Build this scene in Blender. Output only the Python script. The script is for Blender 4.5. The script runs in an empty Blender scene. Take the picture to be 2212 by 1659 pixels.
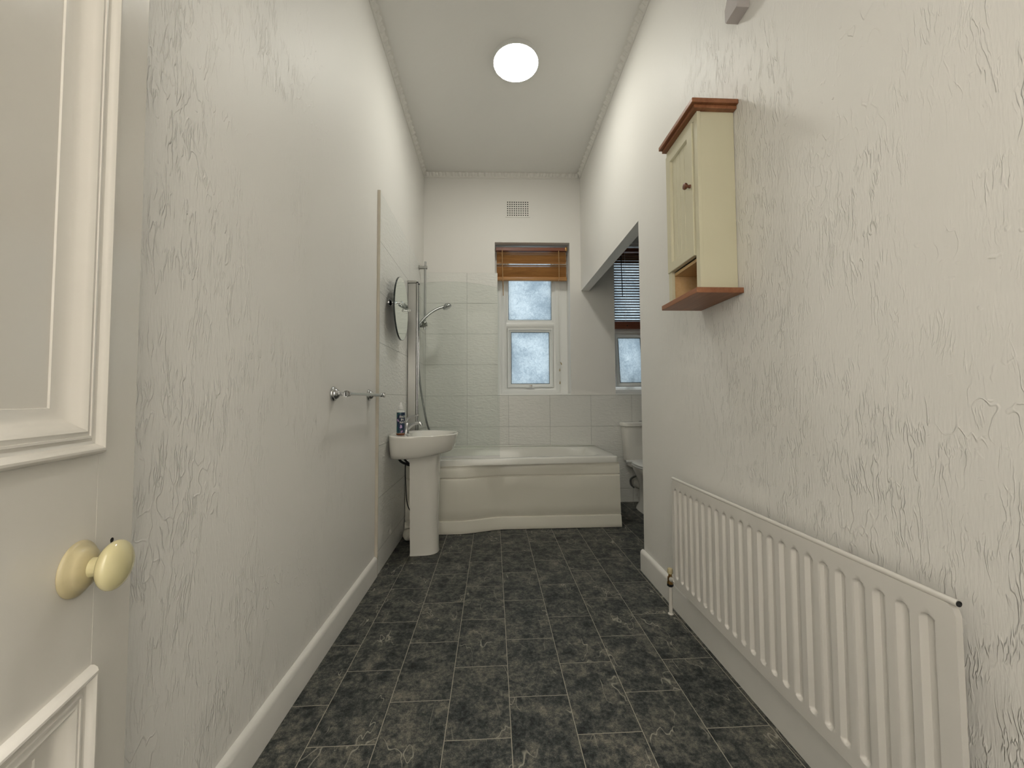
import bpy, bmesh, math, random
from mathutils import Vector, Matrix, noise
random.seed(7)
S = bpy.context.scene
COL = S.collection
PI = math.pi

# ------------------------------------------------------------------ camera
FPX, PX0, PY0, CW, CH = 831.0, 1106.0, 829.5, 2212, 1659
yaw, pitch, roll = math.atan(41 / FPX), math.atan(32.5 / FPX), .005
fw = Vector((math.sin(yaw) * math.cos(pitch), math.cos(yaw) * math.cos(pitch), math.sin(pitch)))
rt = Vector((math.cos(yaw), -math.sin(yaw), 0))
up = rt.cross(fw)
r2 = math.cos(roll) * rt - math.sin(roll) * up
u2 = math.sin(roll) * rt + math.cos(roll) * up
cam = bpy.data.cameras.new('camera')
cam.sensor_fit = 'HORIZONTAL'; cam.sensor_width = 36; cam.lens = 36 * FPX / CW
cam.clip_start = .02; cam.clip_end = 60
co = bpy.data.objects.new('camera', cam); COL.objects.link(co)
M = Matrix((r2, u2, -fw)).transposed().to_4x4()
M.translation = Vector((0, 0, 1.02))
co.matrix_world = M
S.camera = co

# ------------------------------------------------------------------ daylight, exposure
W = bpy.data.worlds.new('sky'); S.world = W; W.use_nodes = True
bg = W.node_tree.nodes['Background']
bg.inputs[0].default_value = (.86, .925, .97, 1); bg.inputs[1].default_value = 1.55
S.view_settings.view_transform = 'Standard'; S.view_settings.look = 'None'
S.view_settings.gamma = 1; S.view_settings.exposure = .1
S.view_settings.use_curve_mapping = False
LAMP_POWER = 49.0      # radiance of the bathroom ceiling lamp's diffuser
HALL_FILL_POWER = 500.0      # radiance of the added, unseen fill light in the hall
S.cycles.use_adaptive_sampling = True; S.cycles.adaptive_threshold = .07; S.cycles.adaptive_min_samples = 30
S.cycles.use_denoising = True
S.cycles.max_bounces = 8; S.cycles.diffuse_bounces = 4; S.cycles.glossy_bounces = 4
S.cycles.transmission_bounces = 10; S.cycles.transparent_max_bounces = 12
S.cycles.caustics_reflective = False; S.cycles.caustics_refractive = False
S.cycles.sample_clamp_indirect = 4

# ------------------------------------------------------------------ materials
class NT:
    def __init__(s, name):
        s.m = bpy.data.materials.new(name); s.m.use_nodes = True
        s.t = s.m.node_tree; s.b = s.t.nodes['Principled BSDF']
    def n(s, typ, **kw):
        x = s.t.nodes.new(typ)
        for k, v in kw.items():
            if k.startswith('i_'):
                x.inputs[k[2:].replace('_', ' ')].default_value = v
            else:
                setattr(x, k, v)
        return x
    def l(s, a, b): s.t.links.new(a, b)
    def pos(s): return s.n('ShaderNodeNewGeometry').outputs['Position']
    def mapv(s, v, loc=(0, 0, 0), scale=(1, 1, 1), rot=(0, 0, 0)):
        m = s.n('ShaderNodeMapping'); s.l(v, m.inputs[0])
        m.inputs['Location'].default_value = loc; m.inputs['Scale'].default_value = scale
        m.inputs['Rotation'].default_value = rot
        return m.outputs[0]
    def noise(s, v, scale=5, detail=3, rough=.5, dist=0):
        x = s.n('ShaderNodeTexNoise'); s.l(v, x.inputs['Vector'])
        x.inputs['Scale'].default_value = scale; x.inputs['Detail'].default_value = detail
        x.inputs['Roughness'].default_value = rough; x.inputs['Distortion'].default_value = dist
        return x.outputs['Fac']
    def math(s, op, a, b=None, c=None, clamp=False):
        x = s.n('ShaderNodeMath', operation=op, use_clamp=clamp)
        for i, v in enumerate((a, b, c)):
            if v is None: continue
            if isinstance(v, (int, float)): x.inputs[i].default_value = v
            else: s.l(v, x.inputs[i])
        return x.outputs[0]
    def rng(s, v, a, b, c=0, d=1, smooth=False):
        x = s.n('ShaderNodeMapRange'); s.l(v, x.inputs[0])
        if smooth: x.interpolation_type = 'SMOOTHSTEP'
        for i, q in enumerate((a, b, c, d)): x.inputs[i + 1].default_value = q
        return x.outputs[0]
    def mix(s, f, a, b, blend='MIX'):
        x = s.n('ShaderNodeMix', data_type='RGBA', blend_type=blend)
        for i, v in ((0, f), (6, a), (7, b)):
            if isinstance(v, (int, float)): x.inputs[i].default_value = v
            elif isinstance(v, tuple): x.inputs[i].default_value = v + (1,) if len(v) == 3 else v
            else: s.l(v, x.inputs[i])
        return x.outputs[2]
    def bump(s, h, dist=.002, strength=1, normal=None):
        x = s.n('ShaderNodeBump'); s.l(h, x.inputs['Height'])
        x.inputs['Distance'].default_value = dist; x.inputs['Strength'].default_value = strength
        if normal: s.l(normal, x.inputs['Normal'])
        return x.outputs[0]
    def set(s, **kw):
        for k, v in kw.items():
            i = s.b.inputs[k.replace('_', ' ')]
            if isinstance(v, tuple): i.default_value = v + (1,) if len(v) == 3 else v
            elif isinstance(v, (int, float)): i.default_value = v
            else: s.l(v, i)
        return s

def plain(name, col, rough=.5, metal=0, var=.04, vs=6, bump=0, bs=40, coat=0, spec=.5, trans=0):
    t = NT(name); p = t.pos()
    f = t.noise(p, vs, 4)
    dark = tuple(c * (1 - var) for c in col); lite = tuple(min(1, c * (1 + var)) for c in col)
    t.set(Base_Color=t.mix(f, dark, lite), Roughness=rough, Metallic=metal)
    t.b.inputs['Specular IOR Level'].default_value = spec
    if coat: t.b.inputs['Coat Weight'].default_value = coat; t.b.inputs['Coat Roughness'].default_value = .08
    if trans: t.b.inputs['Transmission Weight'].default_value = trans
    if bump: t.set(Normal=t.bump(t.noise(p, bs, 3), bump))
    return t.m

def plaster_mat(name, col, relief=1.0, patch=True):
    """cream painted plaster with trowelled, dripping vertical relief"""
    t = NT(name); p = t.pos()
    warp = t.n('ShaderNodeTexNoise'); t.l(p, warp.inputs['Vector']); warp.inputs['Scale'].default_value = 9; warp.inputs['Detail'].default_value = 1
    off = t.n('ShaderNodeVectorMath', operation='SCALE'); t.l(warp.outputs['Color'], off.inputs[0]); off.inputs['Scale'].default_value = .028
    add = t.n('ShaderNodeVectorMath', operation='ADD'); t.l(p, add.inputs[0]); t.l(off.outputs[0], add.inputs[1])
    pw = add.outputs[0]
    def ridge(scale_v, sc, lo, detail=1):
        v = t.noise(t.mapv(pw, scale=scale_v), sc, detail, .45)
        r = t.math('ABSOLUTE', t.math('SUBTRACT', v, .5))
        return t.rng(r, 0, lo, 1, 0, True)
    drips = ridge((1, 1, .16), 92, .060, 2)
    grainv = t.noise(t.mapv(p, scale=(1, 1, .16)), 210, 1, .6)
    worms = ridge((1, 1, .42), 36, .030, 1)
    blobs = t.rng(t.noise(pw, 55, 1), .66, .80, 0, 1, True)
    m1 = t.rng(t.noise(t.mapv(p, loc=(3.1, 1.7, .4), scale=(1, 1, .8)), 1.7, 2, .6), .38, .60, 0, 1, True)
    m2 = t.rng(t.noise(t.mapv(p, loc=(7.3, 5.7, 2.4)), 2.3, 2, .65), .46, .60, 0, 1, True)
    m3 = t.rng(t.noise(t.mapv(p, loc=(1.3, 9.7, 5.4)), 6, 2), .45, .6, 0, 1, True)
    # the relief fades out towards the window end of the room
    sep = t.n('ShaderNodeSeparateXYZ'); t.l(p, sep.inputs[0])
    far = t.rng(sep.outputs[1], 1.0, 2.5, 1, .12, True)
    high = t.rng(sep.outputs[2], 1.5, 2.6, 1, .45, True)
    # a thin break mask along each drip so strokes start and stop
    brk = t.rng(t.noise(t.mapv(p, scale=(1, 1, .45)), 34, 1), .44, .60, 0, 1, True)
    h = t.math('MULTIPLY', t.math('MULTIPLY', drips, m1), brk)
    h = t.math('ADD', h, t.math('MULTIPLY', t.math('MULTIPLY', worms, m2), t.math('MULTIPLY', m3, .6)))
    h = t.math('ADD', h, t.math('MULTIPLY', t.math('MULTIPLY', blobs, m2), .6))
    h = t.math('ADD', h, t.math('MULTIPLY', grainv, t.rng(m1, 0, 1, .12, .55)))
    h = t.math('MULTIPLY', t.math('MULTIPLY', h, far), high)
    base = t.math('MULTIPLY', t.noise(p, 7, 2), 1.3)
    h = t.math('ADD', t.math('MULTIPLY', h, relief), t.math('MULTIPLY', base, .55))
    f = t.noise(p, 1.1, 2, .6)
    c = t.mix(f, tuple(x * .97 for x in col), col)
    t.set(Base_Color=c, Roughness=.5, Normal=t.bump(h, .0018))
    t.b.inputs['Specular IOR Level'].default_value = .35
    return t.m

def wall_tile_mat(name, axis, loc, col=(.86, .855, .81), width=.409):
    """large white rippled wall tiles, stack bonded"""
    t = NT(name); p = t.pos()
    v = t.mapv(p, rot=(-PI / 2, 0, 0)) if axis == 'x' else None
    sep = t.n('ShaderNodeSeparateXYZ'); t.l(p, sep.inputs[0])
    cmb = t.n('ShaderNodeCombineXYZ')
    t.l(sep.outputs[0 if axis == 'x' else 1], cmb.inputs[0]); t.l(sep.outputs[2], cmb.inputs[1])
    v = t.mapv(cmb.outputs[0], loc=loc)
    br = t.n('ShaderNodeTexBrick', offset=0.0, offset_frequency=1, squash=1.0, squash_frequency=1)
    t.l(v, br.inputs['Vector'])
    for k, q in (('Scale', 1), ('Mortar Size', .0019), ('Mortar Smooth', .25), ('Brick Width', width), ('Row Height', .3065), ('Bias', 0)):
        br.inputs[k].default_value = q
    br.inputs['Color1'].default_value = col + (1,); br.inputs['Color2'].default_value = tuple(x * .985 for x in col) + (1,)
    br.inputs['Mortar'].default_value = tuple(x * .64 for x in col) + (1,)
    rip = t.noise(t.mapv(cmb.outputs[0], scale=(.55, 1.3, 1)), 42, 2, .5, .6)
    h = t.math('SUBTRACT', t.math('MULTIPLY', rip, 1.0), t.math('MULTIPLY', br.outputs['Fac'], .6))
    t.set(Base_Color=br.outputs['Color'], Roughness=.28, Normal=t.bump(h, .0040))
    t.b.inputs['Specular IOR Level'].default_value = .45
    return t.m

def floor_mat():
    t = NT('slate_vinyl'); p = t.pos()
    BW, RH = .3155, .2013
    sep = t.n('ShaderNodeSeparateXYZ'); t.l(p, sep.inputs[0])
    cmb = t.n('ShaderNodeCombineXYZ'); t.l(sep.outputs[1], cmb.inputs[0]); t.l(sep.outputs[0], cmb.inputs[1])
    v = t.mapv(cmb.outputs[0], loc=(-1.199 + 10 * BW, .3505 + 10 * RH, 0))
    br = t.n('ShaderNodeTexBrick', offset=.5, offset_frequency=2, squash=1.0, squash_frequency=1)
    t.l(v, br.inputs['Vector'])
    for k, q in (('Scale', 1), ('Mortar Size', .00135), ('Mortar Smooth', .2), ('Brick Width', BW), ('Row Height', RH), ('Bias', 0)):
        br.inputs[k].default_value = q
    br.inputs['Color1'].default_value = (0, 0, 0, 1); br.inputs['Color2'].default_value = (1, 1, 1, 1)
    br.inputs['Mortar'].default_value = (.5, .5, .5, 1)
    # every slab carries its own cut of the stone pattern
    shift = t.n('ShaderNodeVectorMath', operation='SCALE'); t.l(br.outputs['Color'], shift.inputs[0]); shift.inputs['Scale'].default_value = 9.7
    add = t.n('ShaderNodeVectorMath', operation='ADD'); t.l(p, add.inputs[0]); t.l(shift.outputs[0], add.inputs[1])
    q = add.outputs[0]
    big = t.noise(q, 9, 5, .62, .4); mid = t.noise(q, 26, 6, .68); fine = t.noise(q, 75, 6, .75)
    f = t.math('ADD', t.math('ADD', t.math('MULTIPLY', big, .26), t.math('MULTIPLY', mid, .34)), t.math('MULTIPLY', fine, .43))
    r = t.n('ShaderNodeValToRGB'); t.l(f, r.inputs[0])
    e = r.color_ramp.elements
    e[0].position = .42; e[0].color = (.009, .010, .011, 1)
    e[1].position = .66; e[1].color = (.270, .245, .200, 1)
    x = r.color_ramp.elements.new(.485); x.color = (.043, .049, .048, 1)
    x = r.color_ramp.elements.new(.535); x.color = (.096, .097, .086, 1)
    # lighter veins
    vw = t.noise(t.mapv(q, rot=(0, 0, .6), scale=(1, .40, 1)), 8.0, 3, .5, .3)
    grain = t.rng(t.noise(q, 420, 3, .7), .38, .62, .62, 1.42)
    vein = t.rng(t.math('ABSOLUTE', t.math('SUBTRACT', vw, .5)), 0, .0065, 1, 0, True)
    vm = t.rng(t.noise(q, 9, 2), .46, .60, 0, 1, True)
    gc = t.n('ShaderNodeVectorMath', operation='SCALE'); t.l(r.outputs[0], gc.inputs[0]); t.l(grain, gc.inputs['Scale'])
    c = t.mix(t.math('MULTIPLY', t.math('MULTIPLY', vein, vm), .85), gc.outputs[0], (.42, .40, .33))
    c = t.mix(br.outputs['Fac'], c, (.42, .39, .32))
    h = t.math('SUBTRACT', t.math('MULTIPLY', mid, .5), br.outputs['Fac'])
    t.set(Base_Color=c, Roughness=t.rng(fine, .3, .7, .42, .58), Normal=t.bump(h, .0009))
    t.b.inputs['Specular IOR Level'].default_value = .3
    return t.m

def wood_mat(name, c1, c2, axis='z', rough=.4, sc=1.0, coat=0):
    t = NT(name); p = t.pos()
    s = {'x': (.06, 1, 1), 'y': (1, .06, 1), 'z': (1, 1, .06)}[axis]
    f = t.noise(t.mapv(p, scale=s), 90 * sc, 5, .6, .3)
    g = t.noise(t.mapv(p, scale=s), 14 * sc, 3, .5, .8)
    k = t.math('ADD', t.math('MULTIPLY', f, .5), t.math('MULTIPLY', g, .5))
    c = t.mix(t.rng(k, .36, .64), c1, c2)
    t.set(Base_Color=c, Roughness=rough, Normal=t.bump(f, .0004))
    if coat: t.b.inputs['Coat Weight'].default_value = coat
    return t.m

def glass_clear():
    t = NT('clear_glass')
    t.t.nodes.remove(t.b)
    out = [n for n in t.t.nodes if n.type == 'OUTPUT_MATERIAL'][0]
    tr = t.n('ShaderNodeBsdfTransparent'); tr.inputs[0].default_value = (.955, .970, .962, 1)
    gl = t.n('ShaderNodeBsdfGlossy'); gl.inputs['Roughness'].default_value = .02
    fr = t.n('ShaderNodeFresnel'); fr.inputs[0].default_value = 1.16
    mx = t.n('ShaderNodeMixShader')
    t.l(fr.outputs[0], mx.inputs[0]); t.l(tr.outputs[0], mx.inputs[1]); t.l(gl.outputs[0], mx.inputs[2])
    t.l(mx.outputs[0], out.inputs[0])
    return t.m

def glass_frosted():
    """obscure glass with a fern like pattern; daylight scatters through it"""
    t = NT('frosted_glass'); p = t.pos()
    t.t.nodes.remove(t.b)
    out = [n for n in t.t.nodes if n.type == 'OUTPUT_MATERIAL'][0]
    f = t.noise(p, 38, 5, .68, 1.3); g = t.noise(p, 3.2, 3, .5, .5)
    k = t.math('ADD', t.math('MULTIPLY', f, .6), t.math('MULTIPLY', g, .4))
    c = t.mix(t.rng(k, .40, .60), (.48, .54, .58), (.74, .79, .81))
    tl = t.n('ShaderNodeBsdfTranslucent'); t.l(c, tl.inputs[0])
    gl = t.n('ShaderNodeBsdfGlossy'); gl.inputs['Roughness'].default_value = .25
    nb = t.bump(f, .003); t.l(nb, gl.inputs['Normal'])
    mx = t.n('ShaderNodeMixShader'); mx.inputs[0].default_value = .04
    t.l(tl.outputs[0], mx.inputs[1]); t.l(gl.outputs[0], mx.inputs[2]); t.l(mx.outputs[0], out.inputs[0])
    return t.m

def emit_mat(name, col, power):
    t = NT(name); p = t.pos()
    f = t.noise(p, 4, 1)
    t.set(Base_Color=(.9, .9, .88), Roughness=.4)
    t.b.inputs['Emission Color'].default_value = col + (1,)
    t.l(t.rng(f, 0, 1, power * .98, power * 1.02), t.b.inputs['Emission Strength'])
    return t.m

CREAM = (.895, .875, .83)
MT = dict(
    plaster=plaster_mat('cream_plaster', CREAM),
    plaster_back=plaster_mat('cream_plaster_smooth', CREAM, .25),
    ceiling=plain('ceiling_paint', (.90, .885, .845), .8, var=.015, vs=2, bump=.0008, bs=30, spec=.2),
    cornice=plain('cornice_paint', (.89, .87, .82), .6, var=.02, spec=.3),
    tile_b=wall_tile_mat('rippled_tile_back', 'x', (.68 - .424 + .409 * 3, .3065 * 2 - .1345, 0)),
    tile_l=wall_tile_mat('rippled_tile_left', 'y', (-2.31, .3065 * 2 - .1345, 0), width=.82),
    tile_trim=plain('tile_edge_grout', (.62, .57, .48), .6, var=.12, vs=14),
    floor=floor_mat(),
    gloss=plain('gloss_white_paint', (.78, .745, .68), .22, var=.02, vs=3, bump=.0006, bs=22),
    skirt=plain('skirting_paint', (.87, .85, .805), .28, var=.04, vs=9, bump=.0008, bs=14),
    upvc=plain('white_upvc', (.92, .92, .89), .3, var=.015),
    gasket=plain('dark_gasket', (.03, .045, .045), .5),
    frosted=glass_frosted(), clear=glass_clear(),
    chrome=plain('chrome', (.56, .57, .58), .12, 1, var=.02),
    satin=plain('satin_aluminium', (.44, .44, .42), .33, 1, var=.03),
    mirror=plain('mirror_silver', (.86, .89, .86), .01, 1, var=.002),
    mirror_edge=plain('mirror_edge', (.02, .03, .03), .2),
    ceramic=plain('white_ceramic', (.86, .84, .78), .10, var=.01, coat=.3),
    acrylic=plain('bath_acrylic', (.86, .85, .79), .16, var=.01),
    panel=plain('bath_panel_plastic', (.85, .82, .72), .26, var=.02),
    enamel=plain('radiator_enamel', (.78, .75, .70), .24, var=.015, vs=4),
    bamboo=wood_mat('honey_bamboo', (.33, .15, .05), (.56, .29, .10), 'x', .4),
    bamboo_dark=wood_mat('red_brown_wood', (.16, .045, .022), (.26, .085, .04), 'x', .4),
    slat2=wood_mat('dark_slat_wood', (.10, .045, .022), (.17, .075, .035), 'x', .45),
    wand=plain('tan_wand', (.46, .27, .12), .45),
    mahogany=wood_mat('orange_brown_stained_wood', (.215, .078, .032), (.35, .145, .066), 'y', .42),
    pine=wood_mat('pale_pine', (.62, .40, .19), (.72, .52, .28), 'y', .5, .7),
    cream_paint=plain('cream_cabinet_paint', (.72, .68, .50), .42, var=.02, vs=3),
    knobwood=plain('dark_knob_wood', (.17, .06, .03), .35, var=.2, vs=60),
    ivory=plain('ivory_ceramic', (.70, .63, .36), .14, var=.06, vs=18, coat=.5),
    ivory_dirty=plain('aged_ivory_plate', (.58, .50, .30), .3, var=.22, vs=34),
    white_plastic=plain('white_plastic', (.8, .8, .78), .35),
    lilac=plain('lilac_grey_plastic', (.56, .52, .51), .25, var=.03),
    black=plain('black_rubber', (.008, .008, .009), .5),
    hole_shade=plain('painted_hole_shade', (.012, .011, .01), .9),  # near-black colour standing for the shade inside small holes
    brass=plain('worn_brass', (.40, .24, .09), .35, 1, var=.3, vs=120),
    cord=plain('white_cord', (.75, .73, .66), .7),
    acorn=plain('tan_wood_acorn', (.40, .30, .14), .5, var=.15, vs=90),
    towel=plain('white_towelling', (.76, .73, .64), .9, bump=.004, bs=260, spec=.1),
    braid=plain('hose_metal', (.36, .37, .37), .3, .9),
    lamp=emit_mat('lamp_diffuser', (1.0, .985, .90), LAMP_POWER),
    hall_fill=emit_mat('hall_fill_diffuser', (1.0, .975, .945), HALL_FILL_POWER),  # glow of the fill light added in the hall
    bottle=plain('clear_bottle_plastic', (.70, .71, .68), .15, var=.03),
    amber=plain('amber_base', (.20, .06, .02), .2),
    label_navy=plain('navy_label', (.012, .030, .075), .35, var=.2, vs=60),
    label_teal=plain('teal_leaf_ink', (.01, .13, .11), .4),
    label_lilac=plain('lilac_flower_ink', (.42, .28, .50), .4),
    ink_white=plain('white_ink', (.80, .80, .78), .5),
)
def crystal():
    t = NT('cut_crystal'); p = t.pos(); f = t.noise(p, 9, 1)
    t.set(Base_Color=t.mix(f, (.92, .93, .92), (1, 1, 1)), Roughness=.02)
    t.b.inputs['Transmission Weight'].default_value = 1; t.b.inputs['IOR'].default_value = 1.5
    return t.m
MT['crystal'] = crystal()

# ------------------------------------------------------------------ mesh helpers
def rot_basis(a):
    """orthonormal basis with z along a"""
    z = Vector(a).normalized()
    x = z.orthogonal().normalized(); y = z.cross(x)
    return x, y, z

class MB:
    def __init__(s, F=None): s.b = bmesh.new(); s.F = F or Matrix.Identity(4); s.mi = 0
    def v(s, p): return s.b.verts.new(s.F @ Vector(p))
    def f(s, vs):
        try:
            f = s.b.faces.new(vs); f.material_index = s.mi; return f
        except ValueError: return None
    def box(s, x0, x1, y0, y1, z0, z1, bev=0, seg=2):
        vs = [s.v(p) for p in ((x0, y0, z0), (x1, y0, z0), (x1, y1, z0), (x0, y1, z0), (x0, y0, z1), (x1, y0, z1), (x1, y1, z1), (x0, y1, z1))]
        fs = [s.f([vs[i] for i in q]) for q in ((0, 3, 2, 1), (4, 5, 6, 7), (0, 1, 5, 4), (1, 2, 6, 5), (2, 3, 7, 6), (3, 0, 4, 7))]
        if bev:
            es = list({e for f in fs for e in f.edges})
            bmesh.ops.bevel(s.b, geom=es, offset=bev, segments=seg, profile=.5, affect='EDGES')
        return s
    def loft(s, rings, cap0=True, cap1=True, closed=True):
        R = [[s.v(p) for p in r] for r in rings]
        n = len(R[0])
        for a, b in zip(R, R[1:]):
            for i in range(n if closed else n - 1):
                j = (i + 1) % n
                s.f([a[i], a[j], b[j], b[i]])
        if cap0: s.f(R[0][::-1])
        if cap1: s.f(R[-1])
        return s
    def lathe(s, prof, o=(0, 0, 0), axis=(0, 0, 1), n=32, sx=1, sy=1, cap=True):
        """prof: list of (radius, height)"""
        x, y, z = rot_basis(axis); o = Vector(o)
        rings = []
        for r, h in prof:
            r = max(r, 1e-5)
            rings.append([o + z * h + x * (r * sx * math.cos(2 * PI * i / n)) + y * (r * sy * math.sin(2 * PI * i / n)) for i in range(n)])
        return s.loft(rings, cap, cap)
    def cyl(s, a, b, r, n=20, r1=None):
        a = Vector(a); b = Vector(b); d = b - a
        return s.lathe([(r, 0), (r if r1 is None else r1, d.length)], a, d, n)
    def ball(s, c, r, n=20, sz=1, axis=(0, 0, 1)):
        k = n // 2
        return s.lathe([(r * math.sin(PI * i / k), -r * sz * math.cos(PI * i / k)) for i in range(k + 1)], c, axis, n)
    def tube(s, pts, r, n=12, closed=False):
        pts = [Vector(p) for p in pts]
        rr = r if isinstance(r, (list, tuple)) else [r] * len(pts)
        up_ = None; rings = []
        for i, p in enumerate(pts):
            d = (pts[min(i + 1, len(pts) - 1)] - pts[max(i - 1, 0)]).normalized()
            if up_ is None: up_ = d.orthogonal().normalized()
            up_ = (up_ - d * up_.dot(d)).normalized(); side = d.cross(up_)
            rings.append([p + (up_ * math.cos(2 * PI * k / n) + side * math.sin(2 * PI * k / n)) * rr[i] for k in range(n)])
        return s.loft(rings)
    def prism(s, poly, a, b):
        """poly in 2D mapped by functions a(p)->3D start, b(p)->3D end"""
        return s.loft([[a(p) for p in poly], [b(p) for p in poly]])
    def ring(s, u0, u1, z0, z1, prof, P=lambda u, v, z: (u, v, z), close=False):
        """a mitred frame: prof = (inset, depth) swept round a rectangle in the u-z plane"""
        loops = []
        for ins, d in prof:
            loops.append([P(u0 + ins, d, z0 + ins), P(u1 - ins, d, z0 + ins), P(u1 - ins, d, z1 - ins), P(u0 + ins, d, z1 - ins)])
        if close: loops.append(loops[0])
        R = [[s.v(p) for p in r] for r in loops[:-1]] if close else [[s.v(p) for p in r] for r in loops]
        if close: R.append(R[0])
        for a, b in zip(R, R[1:]):
            for i in range(4):
                j = (i + 1) % 4
                s.f([a[i], a[j], b[j], b[i]])
        return s

def spline(pts, k=8):
    """Catmull-Rom through points"""
    P = [Vector(p) for p in pts]; P = [P[0] * 2 - P[1]] + P + [P[-1] * 2 - P[-2]]
    out = []
    for i in range(1, len(P) - 2):
        for j in range(k):
            t = j / k
            a, b, c, d = P[i - 1], P[i], P[i + 1], P[i + 2]
            out.append(.5 * ((2 * b) + (c - a) * t + (2 * a - 5 * b + 4 * c - d) * t * t + (3 * b - a - 3 * c + d) * t ** 3))
    out.append(P[-2]); return out

WM = {}
def finish(name, mb, mats, parent=None, smooth=None, origin=None, rotz=0.0):
    """link the collected geometry (given in world space) as ONE mesh object"""
    me = bpy.data.meshes.new(name)
    bmesh.ops.recalc_face_normals(mb.b, faces=mb.b.faces)
    mb.b.to_mesh(me); mb.b.free()
    if parent is None:
        if origin is None:
            xs = [v.co for v in me.vertices]
            lo = [min(c[i] for c in xs) for i in range(3)]; hi = [max(c[i] for c in xs) for i in range(3)]
            origin = ((lo[0] + hi[0]) / 2, (lo[1] + hi[1]) / 2, lo[2])
        Wm = Matrix.Translation(origin) @ Matrix.Rotation(rotz, 4, 'Z')
        me.transform(Wm.inverted())
    else:
        me.transform(WM[parent.name].inverted())
    for m in (mats if isinstance(mats, (list, tuple)) else [mats]): me.materials.append(MT[m] if isinstance(m, str) else m)
    if smooth is not None:
        me.polygons.foreach_set('use_smooth', [True] * len(me.polygons))
        me.set_sharp_from_angle(angle=math.radians(smooth))
    o = bpy.data.objects.new(name, me); COL.objects.link(o)
    if parent is None:
        o.matrix_world = Wm; WM[o.name] = Wm
    else:
        o.parent = parent; WM[o.name] = WM[parent.name]
    return o

def tag(o, label=None, cat=None, group=None, kind=None):
    for k, v in (('label', label), ('category', cat), ('group', group), ('kind', kind)):
        if v: o[k] = v
    return o
def thing(name, label, cat, loc, rotz=0, group=None, kind=None):
    o = bpy.data.objects.new(name, None); COL.objects.link(o); o.empty_display_size = .05
    Wm = Matrix.Translation(loc) @ Matrix.Rotation(rotz, 4, 'Z'); o.matrix_world = Wm; WM[o.name] = Wm
    return tag(o, label, cat, group, kind)
def struct(name, mb, mat, smooth=None):
    return tag(finish(name, mb, mat, smooth=smooth), kind='structure')

# ------------------------------------------------------------------ room shell
LX, RX, CEIL = -.69, .89, 3.30
TH = math.radians(-1.1)
B0 = Vector((-.69, 3.835, 0))
BACK = Matrix.Translation(B0) @ Matrix.Rotation(TH, 4, 'Z')      # (u along, v into, z) of the window wall
def bp(u, v, z): return BACK @ Vector((u, v, z))

struct('floor', MB().box(-.80, 2.9, -1.75, 4.15, -.06, 0), 'floor')
struct('ceiling', MB().box(-.80, 2.9, -1.75, 4.15, CEIL, CEIL + .08), 'ceiling')
struct('wall_left', MB().box(-.79, LX, -.20, 4.10, 0, CEIL), 'plaster')
m = MB(); m.box(RX, RX + .08, -.20, 2.27, 0, CEIL).box(RX, RX + .08, 2.27, 3.95, 2.105, CEIL)
struct('wall_right', m, 'plaster')
# window wall with its two openings
O1 = (.712, 1.468, 1.06, 2.60); O2 = (1.917, 2.385, 1.06, 2.60)
m = MB(BACK)
m.box(-.1, O1[0], 0, .26, 0, CEIL).box(O1[1], O2[0], 0, .26, 0, CEIL).box(O2[1], 3.6, 0, .26, 0, CEIL)
for o in (O1, O2): m.box(o[0], o[1], 0, .26, 0, o[2]).box(o[0], o[1], 0, .26, o[3], CEIL)
bmesh.ops.remove_doubles(m.b, verts=m.b.verts, dist=.0005)
struct('wall_back', m, 'plaster_back')
# alcove round the toilet, the wall behind the camera and the hall beyond it
struct('wall_alcove_right', MB().box(2.45, 2.53, 2.19, 4.05, 0, CEIL), 'plaster_back')
struct('wall_alcove_front', MB().box(RX + .08, 2.53, 2.19, 2.27, 0, CEIL), 'plaster_back')
m = MB(); m.box(-.69, -.41, -.20, -.10, 0, CEIL).box(.39, RX, -.20, -.10, 0, CEIL).box(-.41, .39, -.20, -.10, 2.45, CEIL)
struct('wall_front', m, 'plaster_back')
struct('wall_hall_left', MB().box(-.79, -.69, -1.75, -.20, 0, CEIL), 'plaster_back')
struct('wall_hall_right', MB().box(RX, RX + .08, -1.75, -.20, 0, CEIL), 'plaster_back')
struct('wall_hall_end', MB().box(-.79, RX + .08, -1.83, -1.75, 0, CEIL), 'plaster_back')

# tiling slabs
struct('wall_tiles_left', MB().box(LX, -.675, 2.312, 3.83, 0, 2.28, .001), 'tile_l')
m = MB(BACK); m.box(.0, .738, -.018, 0, 0, 2.28, .001)
struct('wall_tiles_back', m, 'tile_b')
m = MB(BACK); m.box(.739, 3.15, -.018, 0, 0, 1.058, .001)
struct('wall_tiles_low', m, 'tile_b')
struct('trim_1', MB().box(LX, -.673, 2.304, 2.312, .0, 2.283, .001), 'tile_trim')

# skirting boards: flat board with a rounded, bevelled top
def skirting(name, x, sgn, y0, y1, h):
    prof = [(0, 0), (.018, 0), (.018, h - .022), (.0165, h - .013), (.012, h - .005), (.006, h - .001), (0, h)]
    n = 60; rings = []
    for i in range(n + 1):
        y = y0 + (y1 - y0) * i / n
        w = .0008 * noise.noise((y * 6, x * 5, 0))
        rings.append([(x + sgn * (a + (w if a > 0 else 0)), y, z) for a, z in prof])
    struct(name, MB().loft(rings), 'skirt', 50)
skirting('baseboard_left', LX, 1, -.10, 2.300, .112)
skirting('baseboard_right', RX, -1, -.10, 2.285, .125)

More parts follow.
